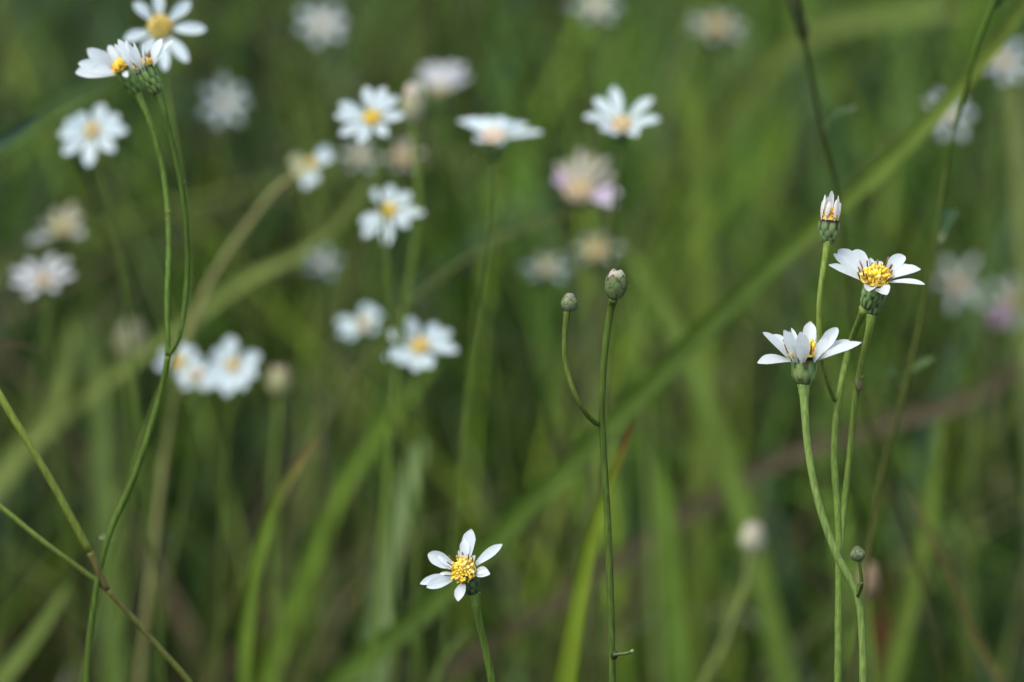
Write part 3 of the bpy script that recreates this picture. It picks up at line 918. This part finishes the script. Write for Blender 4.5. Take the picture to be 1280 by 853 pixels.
pts = stem_pts([(1085, 700), (1105, 580), (1128, 500), (1150, 405), (1167, 320), (1180, 235), (1192, 165), (1208, 110), (1222, 55), (1248, -10)], (1.36, 1.29))
S2 = thing('tall_stalk', pts[0], 'thin green stalk curving up to the top right corner, brown in its lower part', 'stalk', 'soft leafy stalks')
stem_mesh(pts, .0007, .0007, (.085, .07, .04), (.08, .16, .035), bumps=2).build('stem', M_STEM, S2, origin=pts[0])
leaf_on(S2, P(1190, 172, 1.35), P(1182, 150, 1.345), .0012, (.05, .08, .04))
leaf_on(S2, P(1174, 302, 1.36), P(1192, 262, 1.37), .0050, (.04, .085, .03))
leaf_on(S2, P(1128, 480, 1.38), P(1172, 447, 1.37), .0030, (.09, .15, .05))
leaf_on(S2, P(1127, 484, 1.38), P(1104, 470, 1.36), .0042, (.06, .13, .025))
mb = MB()
mb.ball(P(1246, -2, 1.345), .0017, (.03, .045, .025), V(.3, 1, 0), 1.6)
mb.build('node', M_STEM, S2, origin=P(1246, -2, 1.345))

pts = stem_pts([(255, 880), (190, 800), (134, 737)], (1.235, 1.225))
S3 = thing('forked_grass_stalk', pts[0], 'Y-shaped smooth green stalk leaning out of the left edge, purple-brown at its fork', 'stalk', 'soft leafy stalks')
stem_mesh(pts, .0008, .0008, (.085, .14, .03), (.11, .115, .05)).build('stem', M_STEM, S3, origin=pts[0])
bp = [P(134, 737, 1.225), P(112, 690, 1.222), P(60, 595, 1.215), P(10, 512, 1.21), P(-40, 425, 1.21)]
stem_mesh([bp[0], bp[1]], .0009, .0010, (.12, .10, .065), (.13, .13, .06)).build('joint', M_STEM, S3, origin=bp[0])
stem_mesh(bp[1:], .0010, .0010, (.13, .175, .05), (.14, .20, .05), tone=1.3).build('branch', M_STEM, S3, origin=bp[1])
bp = [P(132, 735, 1.228), P(105, 715, 1.226), P(55, 678, 1.222), P(0, 633, 1.22), P(-50, 592, 1.22)]
stem_mesh(bp, .0007, .0007, (.10, .14, .05), (.10, .15, .04), tone=1.3).build('branch', M_STEM, S3, origin=bp[0])
for nx, ny in ((231, 232), (212, 268)):
    leaf_on(E, P(nx - 3, ny + 6, de), P(nx + 1, ny - 5, de - .004), px_r(6), (.20, .20, .09), 'leaf')
leaf_on(E, P(139, 676, 1.23), P(124, 674, 1.225), .0028, (.22, .26, .10), 'leaf')

# ================================================================== SINGLE GRASS BLADES THAT CAN BE TOLD APART
BL = 'single grass blades among the asters'


def blade(label, pxs, d, w, c0, c1=None, wtip=.4, hint=None, tip_from=.75, ground=True, fold=.2, lean=.1):
    if not isinstance(d, tuple):
        d = (d, d)
    pts = stem_pts(pxs, d, ground, lean)
    o = blade_mesh(pts, w * d[0] * K, wtip, c0, c1 or c0, hint=V(*hint) if hint else None, fold=fold, tip_from=tip_from).build('grass_blade', M_BLADE, None, origin=pts[0])
    o['label'] = label
    o['category'] = 'grass blade'
    o['group'] = BL
    return o


blade('long broad green blade crossing the meadow diagonally to the top right', [(395, 880), (520, 775), (640, 655), (790, 505), (930, 365), (1040, 268), (1130, 185), (1230, 75), (1300, -20)],
      (1.52, 1.42), 33, (.065, .12, .022), (.13, .195, .045), wtip=.48, tip_from=.6)
blade('bright green blade with a rusty brown tip behind the two-bud stem', [(702, 885), (716, 790), (738, 680), (762, 605), (778, 560), (792, 522)], (1.35, 1.33), 30, (.165, .25, .03), (.16, .085, .035),
      wtip=.12, tip_from=.72)
blade('narrow arching green blade with a brownish tip, lower left of middle', [(303, 890), (307, 800), (320, 710), (340, 640), (366, 590), (398, 545)], (1.42, 1.40), 21, (.12, .20, .035), (.16, .14, .06), wtip=.45, tip_from=.7)
blade('wide pale grey-green blade standing left of the lone low aster', [(470, 800), (480, 720), (497, 650), (515, 590), (530, 548)], 1.62, 38, (.16, .235, .12), wtip=.55, hint=(.2, .8, .6))
blade('short pale blade foot below the wide grey-green blade', [(455, 860), (500, 790), (540, 735)], 1.64, 30, (.16, .235, .11), wtip=.4, hint=(.2, .8, .6))
blade('pale green blade arching from lower left toward the upper flowers', [(40, 560), (130, 480), (240, 400), (310, 350), (370, 322), (412, 290), (452, 240), (480, 200)], (1.80, 1.66), 19, (.16, .215, .075), wtip=.6)
blade('upright green blade right of the two-bud stem, reaching the bottom edge', [(848, 890), (842, 780), (832, 660), (822, 570)], 1.68, 38, (.105, .19, .035), wtip=.5)
blade('leaning green blade behind the larger closed bud', [(900, 560), (860, 450), (820, 375), (780, 310)], 1.75, 34, (.13, .21, .05), wtip=.5)
blade('purple-brown dead blade sweeping low across the right half', [(560, 840), (680, 762), (790, 690), (880, 630), (960, 583), (1090, 535), (1210, 500), (1300, 440)], (1.92, 1.80), 24, (.085, .07, .058), wtip=.8, lean=.2)
blade('broad pale blade arching over at the top right', [(850, 330), (875, 210), (925, 125), (1005, 48), (1120, 20), (1220, 14)], (2.3, 2.2), 44, (.11, .16, .045), wtip=.55)
blade('pale upright blade at the right edge', [(1290, 520), (1278, 330), (1268, 180), (1262, 90)], 1.75, 28, (.17, .22, .09), wtip=.5)
blade('thin rusty blade leaning at the lower right', [(1262, 880), (1218, 795), (1185, 715), (1155, 655), (1135, 610)], 1.50, 11, (.11, .10, .04), (.11, .08, .04), wtip=.5)
blade('dark teal leaf tip poking in at the left edge', [(-160, 260), (-60, 205), (0, 178), (48, 146)], 1.36, 34, (.018, .05, .035), wtip=.3)
blade('dark green blade lying across behind the top-left asters', [(-80, 205), (0, 180), (80, 125), (150, 95)], 1.75, 36, (.035, .075, .022), wtip=.6)
blade('light green blade bending at the left edge below the bow-like aster', [(-30, 640), (20, 570), (55, 530), (78, 470), (92, 400)], 1.78, 32, (.15, .21, .07), wtip=.6)
blade('green blade rising at the left edge under the bow-like aster', [(130, 640), (125, 560), (118, 470), (100, 390)], 1.85, 34, (.13, .20, .07), wtip=.5)
blade('bright yellow-green blade leaning right below the eight-petalled aster', [(390, 700), (440, 590), (500, 510), (545, 450)], 1.75, 24, (.12, .21, .03), wtip=.5)
blade('tall yellow-green blade right of the withered lilac aster', [(870, 700), (878, 480), (872, 250), (860, 60)], 2.0, 42, (.12, .185, .035), wtip=.5)
blade('green blade leaning across the bottom edge near the lone low aster', [(530, 880), (560, 815), (590, 780)], 1.5, 12, (.10, .16, .05), wtip=.5)
blade('thin brown twig tip at the left edge', [(-40, 432), (10, 430), (62, 438)], 1.40, 7, (.06, .045, .03), wtip=.4, ground=True)
blade('green blade at the bottom left corner', [(-20, 880), (40, 800), (85, 730)], 1.62, 30, (.14, .21, .06), wtip=.4)
blade('upright olive blade beside the thin rusty one', [(1105, 880), (1135, 760), (1160, 640), (1175, 520)], 1.68, 32, (.12, .19, .04), wtip=.4)
blade('reddish dead blade behind the tiny green bud', [(1095, 900), (1098, 830), (1100, 760), (1098, 700)], 1.95, 40, (.09, .045, .022), wtip=.5)

for o in scene.objects:
    if '_org' in o.keys():
        del o['_org']
